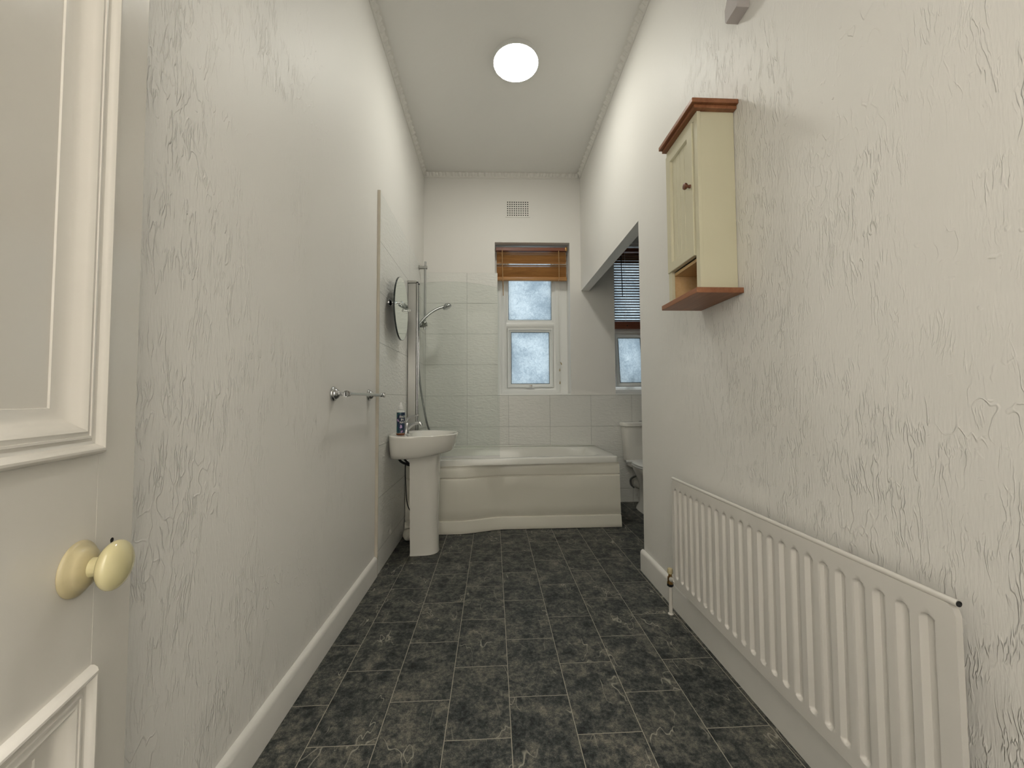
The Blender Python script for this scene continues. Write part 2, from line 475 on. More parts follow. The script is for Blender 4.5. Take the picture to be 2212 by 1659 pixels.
# cornice: cove with an egg-and-leaf relief
def cornice(name, P, L, pitch=.066):
    n = int(L / .0075); prof = []
    K = 12
    rings = []
    for i in range(n + 1):
        s = L * i / n; ring = []
        for k in range(K + 1):
            t = k / K
            # cove from the wall (t=0) to the ceiling (t=1)
            out = .006 + .036 * (1 - math.cos(t * PI / 2)); dz = -.044 + .044 * math.sin(t * PI / 2) * .96
            ph = (s / pitch) % 1 - .5
            egg = max(0, 1 - (ph / .27) ** 2 - ((t - .55) / .36) ** 2)
            leaf = max(0, 1 - abs(abs(ph) - .42) / .07) * max(0, 1 - abs(t - .5) / .42)
            d = .014 * math.sqrt(egg) + .011 * leaf - (.006 if .12 < t < .92 else 0)
            c = math.cos(t * PI / 2 + .2); q = math.sin(t * PI / 2 + .2)
            ring.append(P(s, out + d * max(.2, c), CEIL + dz - d * max(.1, q) * .9))
        ring.append(P(s, 0, CEIL)); ring.append(P(s, 0, CEIL - .044))
        rings.append(ring)
    m = MB(); m.loft(rings)
    struct(name, m, 'cornice', 50)
cornice('trim_2', lambda s, o, z: (LX + o, -.10 + s, z), 3.92)
cornice('trim_3', lambda s, o, z: (RX - o, -.10 + s, z), 3.89)
cornice('trim_4', lambda s, o, z: bp(s, -o, z), 1.575)

# ------------------------------------------------------------------ windows
def upvc_window(name, O, u0, u1, zt, zs, sash_open=0.0):
    """frame with fixed top light and top-hung lower sash; u0,u1 = outer frame"""
    V = .17
    w = thing(name, None, None, bp((u0 + u1) / 2, V, O[2]), TH, kind='structure')
    m = MB(BACK)
    # outer frame
    P = lambda u, v, z: (u, v, z)
    m.ring(u0, u1, O[2] + .012, O[3], [(0, V + .07), (0, V), (.012, V - .004), (.040, V - .004), (.046, V + .004), (.060, V + .010), (.066, V + .018), (.066, V + .061), (.084, V + .062), (.084, V + .07)], P, True)
    # transom
    pr = [(-.056, V + .07), (-.056, V + .062), (-.037, V + .061), (-.037, V + .016), (-.028, V + .008), (-.016, V + .001), (.012, V + .001), (.024, V + .010), (.037, V + .018), (.037, V + .06)]
    m.loft([[(u, v, zt + a) for a, v in pr] for u in (u0 + .06, u1 - .06)])
    finish('window_frame', m, 'upvc', w, 40)
    # plastered-in strips between frame and reveal, and the sill board
    m = MB(BACK)
    if u0 - O[0] > .004: m.box(O[0] - .001, u0, V + .008, V + .07, O[2], O[3])
    if O[1] - u1 > .004: m.box(u1, O[1] + .001, V + .008, V + .07, O[2], O[3])
    m.box(O[0] + .0005, O[1] - .0005, -.002, V + .07, O[2] - .002, O[2] + .012, .002)
    finish('window_sill', m, 'upvc', w)
    iu0, iu1 = u0 + .066, u1 - .066
    # top light: bead, gasket and pane
    m = MB(BACK); m.ring(iu0, iu1, zt + .037, O[3] - .066, [(0, V + .03), (0, V + .018), (.008, V + .018), (.016, V + .026), (.016, V + .03)], P, True)
    finish('glazing_bead', m, 'upvc', w, 40)
    m = MB(BACK); m.ring(iu0, iu1, zt + .037, O[3] - .066, [(.0145, V + .0290), (.0145, V + .027), (.0195, V + .027), (.0195, V + .0290)], P, True)
    finish('gasket', m, 'gasket', w)
    m = MB(BACK); m.box(iu0 + .012, iu1 - .012, V + .030, V + .036, zt + .045, O[3] - .074)
    finish('window_pane', m, 'frosted', w)
    # lower sash, hinged along its top edge
    zb, ztop = O[2] + .078, zt - .039
    H = Matrix.Translation((0, V + .02, ztop)) @ Matrix.Rotation(sash_open, 4, 'X') @ Matrix.Translation((0, -V - .02, -ztop))
    F = BACK @ H
    g = .003
    m = MB(F); m.ring(iu0 + g, iu1 - g, zb, ztop, [(0, V + .06), (0, V + .004), (.004, V - .002), (.014, V - .004), (.022, V + .006), (.034, V + .012), (.040, V + .018), (.040, V + .06)], P, True)
    sash = finish('sash', m, 'upvc', w, 40)
    m = MB(F); m.ring(iu0 + g, iu1 - g, zb, ztop, [(.0385, V + .0195), (.0385, V + .0165), (.0435, V + .0165), (.0435, V + .0195)], P, True)
    finish('gasket', m, 'gasket', sash)
    m = MB(F); m.box(iu0 + .035, iu1 - .035, V + .020, V + .026, zb + .032, ztop - .032)
    finish('window_pane', m, 'frosted', sash)
    return w, sash, F, (iu0, iu1, zb, ztop, V)

w1, sash1, F1, q1 = upvc_window('window_1', O1, .768, 1.386, 1.797, 1.13)
m = MB(F1); uc = (q1[0] + q1[1]) / 2
m.box(uc - .018, uc + .020, q1[4] - .020, q1[4] - .002, q1[2] + .004, q1[2] + .030, .004)
m.box(uc - .050, uc + .040, q1[4] - .012, q1[4] - .003, q1[2] - .004, q1[2] + .005, .002)
finish('window_handle', m, 'white_plastic', sash1, 40)
m = MB(F1); m.lathe([(.005, 0), (.005, .003), (.003, .004)], (uc + .004, q1[4] - .019, q1[2] + .018), F1.to_3x3().inverted() @ Vector((0, -1, 0)), 16)
finish('keyhole', m, 'brass', sash1, 40)
w2, sash2, F2, q2 = upvc_window('window_2', O2, 1.893, 2.350, 1.735, 1.13, math.radians(-8))
# stay arm of the open sash
a = F2 @ Vector((2.13, q2[4] + .0, q2[2] + .02))
m = MB(); m.tube(spline([bp(2.118, .175, 1.142), bp(2.120, .150, 1.17), bp(2.132, .150, 1.215), bp(2.145, .165, 1.250)], 6), .005, 10)
finish('stay_arm', m, 'satin', w2, 50)
m = MB(BACK); m.box(2.075, 2.165, .158, .172, 1.136, 1.148, .002)
finish('stay_plate', m, 'white_plastic', w2)

# ------------------------------------------------------------------ blinds
def slat(m, u0, u1, v, z, w, tilt, th=.0026):
    c, s = math.cos(tilt), math.sin(tilt)
    poly = []
    K = 6
    for k in range(K + 1):
        t = (k / K - .5) * w; poly.append((t, .0018 * (1 - (2 * k / K - 1) ** 2) + th / 2))
    for k in range(K, -1, -1):
        t = (k / K - .5) * w; poly.append((t, .0018 * (1 - (2 * k / K - 1) ** 2) - th / 2))
    m.loft([[(u, v + a * c - b * s, z + a * s + b * c) for a, b in poly] for u in (u0, u1)])

def cord_and_acorn(par, pts, r, acorns):
    m = MB(BACK); m.tube(spline(pts, 5), r, 8)
    finish('cord', m, 'cord', par, 60)
    for (u, v, z, ax) in acorns:
        m = MB(BACK); m.lathe([(.0015, .016), (.0035, .012), (.0052, 0), (.0055, -.010), (.0035, -.014)], (u, v, z), ax, 14)
        finish('acorn', m, 'acorn', par, 50)

# raised bamboo blind in the wide window
b1 = thing('venetian_blind', 'honey brown wooden slatted blind pulled up short in the window over the bath', 'blind', bp(1.078, .09, 2.24), TH)
m = MB(BACK); m.box(.722, 1.452, .060, .105, 2.538, 2.574, .003)
finish('headrail', m, 'bamboo_dark', b1)
m = MB(BACK); m.box(1.434, 1.456, .052, .062, 2.536, 2.578, .003); m.lathe([(.010, 0), (.010, .004), (.005, .006)], (1.445, .052, 2.556), (0, -1, 0), 16)
finish('bracket', m, 'brass', b1, 40)
for i, (z, tl) in enumerate([(2.524, -14), (2.506, -18), (2.488, -44), (2.472, -50), (2.456, -54), (2.440, -56), (2.4245, -58), (2.393, -14)]):
    m = MB(BACK)
    slat(m, .730, 1.443 + .002 * (i % 3), .085, z, .025, math.radians(tl)); finish('slat', m, 'bamboo', b1, 40)
for i in range(13):
    m = MB(BACK); z = 2.368 - i * .0078
    slat(m, .730 + .0015 * (i % 3), 1.446 - .002 * (i % 2), .085 + .0025 * (i % 2), z, .026, math.radians(-58)); finish('slat', m, 'bamboo', b1, 40)
m = MB(BACK); m.box(.734, 1.449, .066, .100, 2.234, 2.268, .003); finish('bottom_rail', m, 'bamboo', b1, 40)
m = MB(BACK); m.tube([(.786, .052, 2.55), (.788, .048, 2.40), (.796, .046, 2.07)], .0042, 10); finish('tilt_wand', m, 'wand', b1, 50)
m = MB(BACK); m.box(1.352, 1.374, .050, .062, 2.536, 2.548, .002); finish('cord_lock', m, 'bamboo_dark', b1)
m = MB(BACK); m.tube([(1.365, .054, 2.545), (1.367, .050, 2.40), (1.368, .050, 2.235)], .0042, 8); finish('cord', m, 'wand', b1, 50)
cord_and_acorn(b1, [(1.362, .056, 2.24), (1.366, .10, 1.9), (1.374, .13, 1.55), (1.378, .135, 1.42), (1.366, .13, 1.40), (1.356, .13, 1.385), (1.366, .13, 1.365), (1.377, .13, 1.40), (1.392, .13, 1.385), (1.404, .13, 1.33)], .0011,
               [(1.392, .128, 1.385, (-.4, 0, 1)), (1.377, .13, 1.318, (0, 0, 1)), (1.378, .13, 1.186, (0, 0, 1))])
m = MB(BACK); m.tube(spline([(1.377, .132, 1.40), (1.376, .13, 1.34), (1.378, .13, 1.2), (1.379, .132, 1.095)], 4), .0011, 8); finish('cord', m, 'cord', b1, 60)

# lowered blind in the alcove window
b2 = thing('venetian_blind', 'dark brown wooden slatted blind let down with open slats in the toilet alcove window', 'blind', bp(2.17, .09, 1.72), TH)
U0, U1 = 1.938, 2.372
m = MB(BACK); m.box(U0, U1, .060, .105, 2.536, 2.574, .003); finish('headrail', m, 'bamboo_dark', b2)
for i in range(26):
    m = MB(BACK); z = 2.518 - i * .0278
    slat(m, U0 + .004, U1 - .004, .085, z, .025, math.radians(-14 if i > 3 else -50)); finish('slat', m, 'slat2', b2, 40)
m = MB(BACK); m.box(U0 + .002, U1 - .002, .068, .098, 1.735, 1.812, .004); finish('bottom_rail', m, 'bamboo_dark', b2)
m = MB(BACK); m.tube([(2.008, .054, 2.54), (2.012, .050, 2.35), (2.018, .05, 2.06)], .0040, 10); finish('tilt_wand', m, 'black', b2, 50)
for u in (2.055, 2.30):
    m = MB(BACK); m.tube([(u, .070, 2.54), (u, .070, 1.80)], .0010, 6); finish('cord', m, 'cord', b2, 60)
m = MB(BACK); m.box(2.062, 2.074, .064, .069, 1.762, 1.772, .002); finish('cord_lock', m, 'black', b2)

# ------------------------------------------------------------------ air vent (perforated plate on the window wall)
v = thing('air_vent', 'small white perforated ventilation grille high on the wall above the window', 'vent', bp(.944, -.004, 2.864), TH)
m = MB(BACK); nx, nz = 10, 7; x0, x1, z0, z1 = .832, 1.058, 2.866, 3.022
m.box(x0 - .006, x1 + .006, -.0015, 0, z0 - .006, z1 + .006)
px, pz = (x1 - x0) / nx, (z1 - z0) / nz; hb = .0057
for i in range(nx + 1): m.box(x0 + i * px - (px / 2 - hb), x0 + i * px + (px / 2 - hb), -.005, -.0016, z0 - .004, z1 + .004)
for j in range(nz + 1): m.box(x0 - .004, x1 + .004, -.0049, -.0017, z0 + j * pz - (pz / 2 - hb), z0 + j * pz + (pz / 2 - hb))
m.ring(x0 - .010, x1 + .010, z0 - .010, z1 + .010, [(0, 0), (0, -.005), (.006, -.0055), (.006, 0)], close=True)
finish('grille', m, 'cornice', v)
m = MB(BACK); m.box(x0 + .002, x1 - .002, -.0024, -.0016, z0 + .002, z1 - .002); finish('vent_shade_sheet', m, 'hole_shade', v)  # thin dark sheet; the shade in the grille holes is painted

# ------------------------------------------------------------------ ceiling lamp and an added hall fill light
def lamp(name, label, c, r, mat):
    t = thing(name, label, 'lamp', (c[0], c[1], CEIL - .05))
    m = MB(); m.lathe([(r - .004, 0), (r + .003, 0), (r + .003, -.031), (r - .001, -.0335), (r - .004, -.031)], (c[0], c[1], CEIL), (0, 0, 1), 64); finish('lamp_base', m, 'white_plastic', t, 50)
    prof = [(r - .006, -.030)]
    for k in range(0, 9):
        a = PI / 2 * k / 8; prof.append(((r - .002) * math.cos(a) if k < 8 else .0001, -.033 - .007 * math.sin(a)))
    m = MB(); m.lathe(prof, (c[0], c[1], CEIL), (0, 0, 1), 64); finish('diffuser', m, mat, t, 60)
lamp('ceiling_lamp', 'round flush white lamp glowing in the middle of the bathroom ceiling', (.160, 2.49), .150, 'lamp')
lamp('ceiling_lamp', 'added round fill light on the hall ceiling, unseen behind the camera', (.10, -.42), .17, 'hall_fill')  # added out of view to brighten the doorway end of the room

# ------------------------------------------------------------------ bath
BX0, BX1, BY0 = -.672, 1.007, 3.052
BYB = 3.790
ZR = .556
bcx, bcy = (BX0 + BX1) / 2, (BY0 + BYB) / 2
hx, hy = (BX1 - BX0) / 2, (BYB - BY0) / 2
def bulge(x):
    # front edge swells towards the shower end, S-curve into the straight part near x = .07
    if x > .10: return 0
    t = min(1, max(0, (.10 - x) / .38)); a = t * t * (3 - 2 * t)
    e = max(0, (-.38 - x) / .30)
    return .088 * a * (1 - .25 * min(1, e) ** 2)
def b_ring(ins, z, n_exp=30, N=200, keep=1.0, dx0=0, dx1=0):
    out = []
    for i in range(N):
        a = 2 * PI * i / N + PI / N
        c, s = math.cos(a), math.sin(a)
        x = bcx + (dx0 - dx1) / 2 + (hx - ins - (dx0 + dx1) / 2) * math.copysign(abs(c) ** (2 / n_exp), c)
        sy = math.copysign(abs(s) ** (2 / n_exp), s)
        y = bcy + (hy - ins) * sy - .018 * max(0, (x - BX0) / (BX1 - BX0)) * max(0, sy)
        if sy < 0: y -= bulge(x) * (-sy) * keep
        out.append((x, y, z))
    return out
bath = thing('bathtub', 'white curved shower bath along the back wall under the window', 'bath', (bcx, bcy, 0))
m = MB()
m.loft([b_ring(.030, .508), b_ring(.0, .510), b_ring(-.0, .548), b_ring(.003, .554), b_ring(.009, .557), b_ring(.052, .557, 9, dx1=.06),
        b_ring(.060, .553, 7, dx1=.07), b_ring(.067, .535, 6, dx1=.08), b_ring(.085, .45, 5.5, keep=.95, dx0=.01, dx1=.10), b_ring(.115, .30, 5, keep=.8, dx0=.03, dx1=.14),
        b_ring(.15, .20, 4.5, keep=.6, dx0=.05, dx1=.18), b_ring(.20, .165, 4, keep=.4, dx0=.08, dx1=.20), b_ring(.30, .16, 3, keep=0, dx0=.2, dx1=.3)], False, True)
finish('tub', m, 'acrylic', bath, 40)
# raised tiling upstand along the wall edges
m = MB()
m.box(BX0 + .002, BX1 - .002, BYB - .030, BYB - .006, .5575, .568, .003)
finish('upstand', m, 'acrylic', bath, 40)
# moulded panel: profile swept along the curved front
prof = [(.004, .510), (.010, .509), (.011, .497), (.008, .490), (.004, .470), (.004, .424), (.009, .418), (.010, .413), (.003, .408), (.001, .400),
        (.004, .30), (.005, .18), (.004, .110), (.008, .104), (.010, .099), (-.002, .094), (-.007, .060), (-.010, .030), (-.011, .010), (-.009, .004), (.004, .004)]
m = MB(); N = 150; rings = []
for i in range(N + 1):
    x = BX0 + .003 + (BX1 - BX0 - .003) * i / N
    # normal of the front curve
    d = (bulge(x + .002) - bulge(x - .002)) / .004
    nrm = Vector((-d, -1)).normalized()
    y = BY0 - bulge(x)
    k = 1 if i < N else 1
    rings.append([(x - nrm.x * a + (.010 * (1 - z / .51) if i > N - 3 else 0), y - nrm.y * a, z) for a, z in prof] + [(x, y + .030, .004), (x, y + .030, .510)])
m.loft(rings); finish('bath_panel', m, 'panel', bath, 35)
m = MB(); m.box(BX1 - .026, BX1 - .012, BY0 + .035, BYB - .03, .004, .508, .002); finish('end_panel', m, 'panel', bath)
m = MB(); m.lathe([(.0, .0), (.028, 0), (.030, .003), (.010, .006), (0, .004)], (BX0 + .45, bcy - .02, .161), (0, 0, 1), 24); finish('plug_hole', m, 'chrome', bath, 40)

# shower screen standing on the rim
sc = thing('shower_screen', 'clear glass screen with curved top and aluminium wall profile standing on the bath rim', 'shower screen', (-.32, 3.03, .558))
SY = 3.075
def sy_(x): return SY - max(0, bulge(x)) * .80
m = MB(); m.box(-.672, -.608, SY - .016, SY + .012, .566, 1.945, .003); finish('wall_profile', m, 'satin', sc)
m = MB(); m.box(-.675, -.606, SY - .020, SY + .016, 1.945, 1.966, .003); finish('end_cap', m, 'satin', sc)
m = MB(); m.cyl((-.600, SY - .006, .562), (-.600, SY - .006, 1.948), .0075, 16); m.box(-.592, -.585, SY - .012, SY + .004, .562, 1.945, .002)
finish('hinge_post', m, 'chrome', sc, 40)
m = MB(); m.cyl((-.600, SY - .006, 1.948), (-.600, SY - .006, 1.957), .0085, 16); m.box(-.594, -.582, SY - .013, SY + .006, 1.936, 1.944, .001); finish('hinge_cap', m, 'black', sc, 40)
m = MB(); N = 48; A = []; Bk = []
def glass_top(x):
    t = (x + .585) / .637
    return 1.945 + .020 * math.sin(t * PI) - .030 * t * t
for i in range(N + 1):
    x = -.585 + .637 * i / N
    zt = glass_top(x); y = SY - .004 - .012 * math.sin(PI * i / N)
    if i == N: zt -= .012
    if i == N - 1: zt -= .004
    A.append([(x, y - .003, .575), (x, y - .003, zt), (x, y + .003, zt), (x, y + .003, .575)])
m.loft(A); finish('glass_panel', m, 'clear', sc, 30)
m = MB()
m.loft([[(x, SY - .004 - .012 * math.sin(PI * (x + .585) / .637) + q, z) for q, z in ((-.004, .559), (.004, .559), (.004, .575), (-.004, .575))] for x in [-.585 + .637 * i / 40 for i in range(41)]])
finish('seal_strip', m, 'white_plastic', sc, 40)

# ------------------------------------------------------------------ shower rail
YR = 3.519
sh = thing('shower_riser', 'chrome shower riser rail with handset and hose on the left wall over the bath', 'shower', (-.675, YR, 1.64))
a, b = Vector((-.617, YR, 2.283)), Vector((-.620, YR, 1.656))
m = MB(); m.cyl(b, a, .0105, 24); rail = finish('riser_rail', m, 'chrome', sh, 50)
for z in (2.228, 1.690):
    m = MB(); m.cyl((-.675, YR, z), (-.600 if z > 2 else -.612, YR, z), .015, 24); m.lathe([(.019, 0), (.020, .002), (.019, .008), (.015, .010)], (-.675, YR, z), (1, 0, 0), 24)
    finish('wall_bracket', m, 'satin', sh, 50)
m = MB(); m.cyl((-.645, YR - .004, 1.702), (-.595, YR - .004, 1.702), .017, 24); m.ball((-.617, YR - .025, 1.712), .021, 20); finish('slider', m, 'satin', sh, 50)
pts = spline([(-.668, YR - .055, 1.640), (-.662, YR - .050, 1.690), (-.630, YR - .045, 1.735), (-.570, YR - .04, 1.795), (-.505, YR - .035, 1.838), (-.450, YR - .03, 1.860)], 8)
m = MB(); m.tube(pts, [.0115 + .002 * (i / len(pts)) for i in range(len(pts))], 16); hs = finish('handset', m, 'chrome', sh, 50)
m = MB(); ax = Vector((.45, 0, -1)).normalized()
m.lathe([(.006, -.030), (.020, -.024), (.033, -.010), (.038, .004), (.036, .013), (.028, .018), (.0, .020)], (-.416, YR - .03, 1.862), ax, 28, 1, 1.3)
finish('shower_head', m, 'chrome', hs, 50)
hp = spline([(-.668, YR - .055, 1.645), (-.668, YR - .056, 1.45), (-.655, YR - .05, 1.20), (-.628, YR - .04, 1.00), (-.590, YR - .03, .80), (-.560, YR, .70), (-.575, YR + .03, .655), (-.63, YR + .03, .66), (-.672, YR + .03, .665)], 10)
m = MB(); m.tube(hp, [.0078 + (.0007 if i % 2 else 0) for i in range(len(hp))], 12); finish('hose', m, 'braid', sh, 60)
m = MB(); m.lathe([(.024, 0), (.024, .004), (.014, .010), (.012, .03)], (-.675, YR + .03, .665), (1, 0, 0), 20); finish('hose_outlet', m, 'chrome', sh, 50)

# ------------------------------------------------------------------ mirror on two posts
mi = thing('wall_mirror', 'oval frameless mirror on chrome posts with crystal knobs above the basin', 'mirror', (-.675, 2.58, 1.40))
MX = -.612
cy_, cz_ = 2.605, 1.630
def disc(m, x0, x1, ry, rz, bev=0):
    n = 72
    R = lambda x, k: [(x, cy_ + ry * k * math.cos(2 * PI * i / n), cz_ + rz * k * math.sin(2 * PI * i / n)) for i in range(n)]
    m.loft([R(x0, 1), R(x1, 1)])
m = MB(); disc(m, MX - .010, MX - .0006, .186, .212); finish('backing', m, 'mirror_edge', mi, 40)
m = MB(); disc(m, MX - .0005, MX, .184, .210); finish('mirror_glass', m, 'mirror', mi, 40)
for y in (2.515, 2.735):
    m = MB(); m.lathe([(.027, 0), (.0275, .003), (.026, .008), (.017, .011), (.014, .016), (.006, .020), (.0055, .056)], (-.675, y, 1.650), (1, 0, 0), 28)
    post = finish('post', m, 'chrome', mi, 50)
    m = MB(); m.lathe([(.0045, .0565), (.0045, .068), (.007, .070), (.007, .074)], (-.675, y, 1.650), (1, 0, 0), 20); finish('collar', m, 'chrome', post, 50)
    m = MB(); m.ball((-.675 + .084, y, 1.650), .0115, 12); finish('crystal_knob', m, 'crystal', post)

# ------------------------------------------------------------------ towel rail
tr = thing('towel_rail', 'chrome towel rail with crystal end balls on the left wall', 'towel rail', (LX, 1.94, 1.01))
TZ = 1.046; TXB = -.622
for y in (1.695, 2.170):
    m = MB(); m.lathe([(.031, 0), (.032, .004), (.030, .009), (.024, .012), (.0235, .015), (.019, .022), (.011, .027), (.0095, .031), (.009, .060)], (LX, y, TZ), (1, 0, 0), 32)
    finish('wall_post', m, 'chrome', tr, 50)
    m = MB(); m.ball((TXB, y, TZ), .0115, 20); finish('joint', m, 'chrome', tr, 50)
m = MB(); m.cyl((TXB, 1.685, TZ), (TXB, 2.205, TZ), .0078, 20); finish('rail', m, 'chrome', tr, 50)
for y, s in ((1.685, -1), (2.205, 1)):
    m = MB(); m.lathe([(.008, -.006), (.0115, -.004), (.0115, .002), (.008, .004), (.006, .008)], (TXB, y, TZ), (0, s, 0), 24); finish('collar', m, 'chrome', tr, 50)
    m = MB(); m.ball((TXB, y + s * .020, TZ), .0145, 10); finish('crystal_ball', m, 'crystal', tr)

# ------------------------------------------------------------------ basin and pedestal
bs = thing('pedestal_basin', 'white ceramic pedestal washbasin on the left tiled wall', 'basin', (-.46, 2.67, 0))
WX, BC = -.675, 2.672
def basin_ring(z, ext, half, sq, N=96, x0=WX, lift=0.0):
    """D plan: flat on the wall, bowed front; lift raises the outer end"""
    out = []
    for i in range(N):
        a = 2 * PI * i / N
        c, s = math.cos(a), math.sin(a)
        yy = math.copysign(abs(s) ** (2 / sq), s); xx = math.copysign(abs(c) ** (2 / sq), c)
        # front bows out to the middle, the back is flat
        fx = (xx + 1) / 2
        hw = half * (1 - .42 * fx ** 2.2)
        out.append((x0 + ext * fx, BC + hw * yy, z + lift * fx ** 2))
    return out
m = MB()
m.loft([basin_ring(.640, .385, .205, 3.6, lift=.035), basin_ring(.646, .395, .222, 3.6, lift=.032), basin_ring(.670, .405, .240, 3.7, lift=.018), basin_ring(.72, .418, .258, 3.8, lift=.006), basin_ring(.775, .432, .268, 4.0, lift=.003),
        basin_ring(.786, .433, .268, 4.0, lift=.003), basin_ring(.790, .429, .264, 4.0, lift=.003), basin_ring(.791, .423, .258, 4.0, lift=.002),
        basin_ring(.790, .300, .228, 3.4, x0=WX + .108), basin_ring(.784, .290, .218, 3.2, x0=WX + .114), basin_ring(.74, .265, .190, 2.8, x0=WX + .128), basin_ring(.70, .20, .14, 2.4, x0=WX + .16), basin_ring(.688, .10, .07, 2.2, x0=WX + .21)], True, True)
finish('basin_bowl', m, 'ceramic', bs, 45)
def ped_ring(z, x0, x1, hw, N=64):
    out = []
    for i in range(N):
        t = i / (N - 1)                       # U section: open towards the wall
        a = -PI / 2 + PI * t
        c = abs(math.cos(a)) ** .55; s = math.copysign(abs(math.sin(a)) ** .75, math.sin(a))
        out.append((x0 + (x1 - x0) * c, BC + hw * s, z))
    return out
m = MB()
prs = [(.0, -.545, -.368, .094), (.012, -.545, -.369, .092), (.03, -.545, -.371, .090), (.15, -.547, -.373, .088), (.35, -.549, -.370, .089), (.52, -.549, -.366, .092), (.62, -.549, -.362, .098), (.665, -.549, -.358, .104)]
m.loft([ped_ring(*p) for p in prs]); finish('pedestal', m, 'ceramic', bs, 50)
m = MB(); m.lathe([(.0, 0), (.020, .001), (.022, .004), (.012, .005), (0, .003)], (WX + .262, BC, .687), (0, 0, 1), 20); finish('waste', m, 'chrome', bs, 50)
# black waste pipes just under the bowl
m = MB(); m.tube(spline([(-.641, 2.65, .66), (-.636, 2.65, .622), (-.618, 2.65, .599), (-.592, 2.65, .587), (-.571, 2.65, .579), (-.530, 2.66, .566)], 6), .0080, 12); finish('waste_pipe', m, 'black', bs, 50)
m = MB(); m.tube(spline([(-.612, 2.65, .66), (-.602, 2.65, .622), (-.584, 2.65, .600), (-.562, 2.65, .583), (-.530, 2.66, .570)], 6), .0068, 12); finish('waste_pipe', m, 'black', bs, 50)
m = MB(); m.tube(spline([(-.594, 2.65, .588), (-.592, 2.66, .45), (-.594, 2.72, .30), (-.604, 2.925, .17)], 6), .0032, 10); finish('pipe', m, 'black', bs, 50)
m = MB(); m.box(-.618, -.594, 2.935, 2.955, .0, .180, .003); finish('pipe_stub', m, 'black', bs)

# basin mixer tap
tp = thing('mixer_tap', 'chrome single lever mixer tap at the back of the basin', 'tap', (-.600, BC, .790))
tb = Vector((-.596, BC, .790))
m = MB(); m.lathe([(.024, 0), (.024, .004), (.020, .010), (.018, .030), (.019, .045), (.020, .060), (.017, .072), (0, .078)], tb, (.12, 0, 1), 24); finish('tap_body', m, 'chrome', tp, 50)
pts = spline([tb + Vector(p) for p in ((.0, 0, .020), (.022, 0, .042), (.050, 0, .062), (.082, 0, .070), (.100, 0, .064), (.104, 0, .050))], 6)
m = MB(); m.tube(pts, [.014 - .004 * i / len(pts) for i in range(len(pts))], 14); finish('spout', m, 'chrome', tp, 50)
pts = spline([tb + Vector(p) for p in ((.002, 0, .070), (.010, 0, .095), (.030, 0, .112), (.060, 0, .120), (.086, 0, .124))], 6)
m = MB(); m.tube(pts, [.010 - .005 * i / len(pts) for i in range(len(pts))], 12); finish('lever', m, 'chrome', tp, 50)

# soap bottle with lavender label
bt = thing('soap_bottle', 'plastic soap bottle with navy floral label and white writing on the basin', 'bottle', (-.600, 2.545, .791))
BCc = Vector((-.602, 2.545, .791)); R = .0275
m = MB(); m.lathe([(R - .003, 0), (R, .003), (R, .012)], BCc, (0, 0, 1), 36); finish('bottle_base', m, 'amber', bt, 50)
m = MB(); m.lathe([(R, .0122), (R, .148), (R - .003, .155), (R - .009, .160), (.012, .162)], BCc, (0, 0, 1), 36); body = finish('bottle_body', m, 'bottle', bt, 50)
m = MB(); m.lathe([(.0125, .1625), (.0155, .163), (.0155, .182), (.012, .188), (.0085, .192), (.008, .212), (.0, .215)], BCc, (0, 0, 1), 24); finish('bottle_cap', m, 'white_plastic', bt, 50)
def on_bottle(a, z, r=R + .0006): return BCc + Vector((r * math.sin(a), -r * math.cos(a), z))
m = MB(); n = 24
A0, A1 = -.78, 1.9
m.loft([[on_bottle(A0 + (A1 - A0) * i / n, z) for i in range(n + 1)] for z in (.014, .146)], False, False, False); lab = finish('label_paper', m, 'label_navy', body, 60)
m = MB()
def blob(a, z, w, h, rr): 
    k = 10; m.f([m.v(on_bottle(a + w * math.cos(2 * PI * i / k) / R, z + h * math.sin(2 * PI * i / k), rr)) for i in range(k)])
for (a, z) in ((.25, .050), (.42, .052), (.33, .060), (-.45, .098), (-.30, .092), (.45, .022), (.6, .026)):
    m = MB(); blob(a, z, .0055, .006, R + .0011); finish('flower_print', m, 'label_lilac', body)
for (a, z, w, h) in ((-.6, .035, .002, .016), (-.45, .045, .002, .014), (-.62, .125, .003, .012), (-.2, .138, .008, .0025), (.2, .140, .010, .0025), (-.35, .020, .002, .010), (-.62, .070, .0025, .010), (.05, .028, .002, .010), (.75, .12, .002, .012)):
    m = MB(); blob(a, z, w, h, R + .0010); finish('leaf_print', m, 'label_teal', body)
def text_on_bottle(txt, a0, z, size):
    cu = bpy.data.curves.new('t', 'FONT'); cu.body = txt; cu.size = size; cu.offset = size * .02
    ob = bpy.data.objects.new('t', cu); COL.objects.link(ob)
    dg = bpy.context.evaluated_depsgraph_get(); me = bpy.data.meshes.new_from_object(ob.evaluated_get(dg))
    vs = [v.co.copy() for v in me.vertices]; fs = [list(p.vertices) for p in me.polygons]
    bpy.data.objects.remove(ob); bpy.data.curves.remove(cu)
    out = [m.v(on_bottle(a0 + q.x / R, z + q.y, R + .0014)) for q in vs]
    for f in fs: m.f([out[i] for i in f])
m = MB()
text_on_bottle('FAITH', .0, .112, .0185); text_on_bottle('IN', .30, .094, .0185); text_on_bottle('NATURE', .0, .076, .0185)
finish('lettering', m, 'ink_white', body)

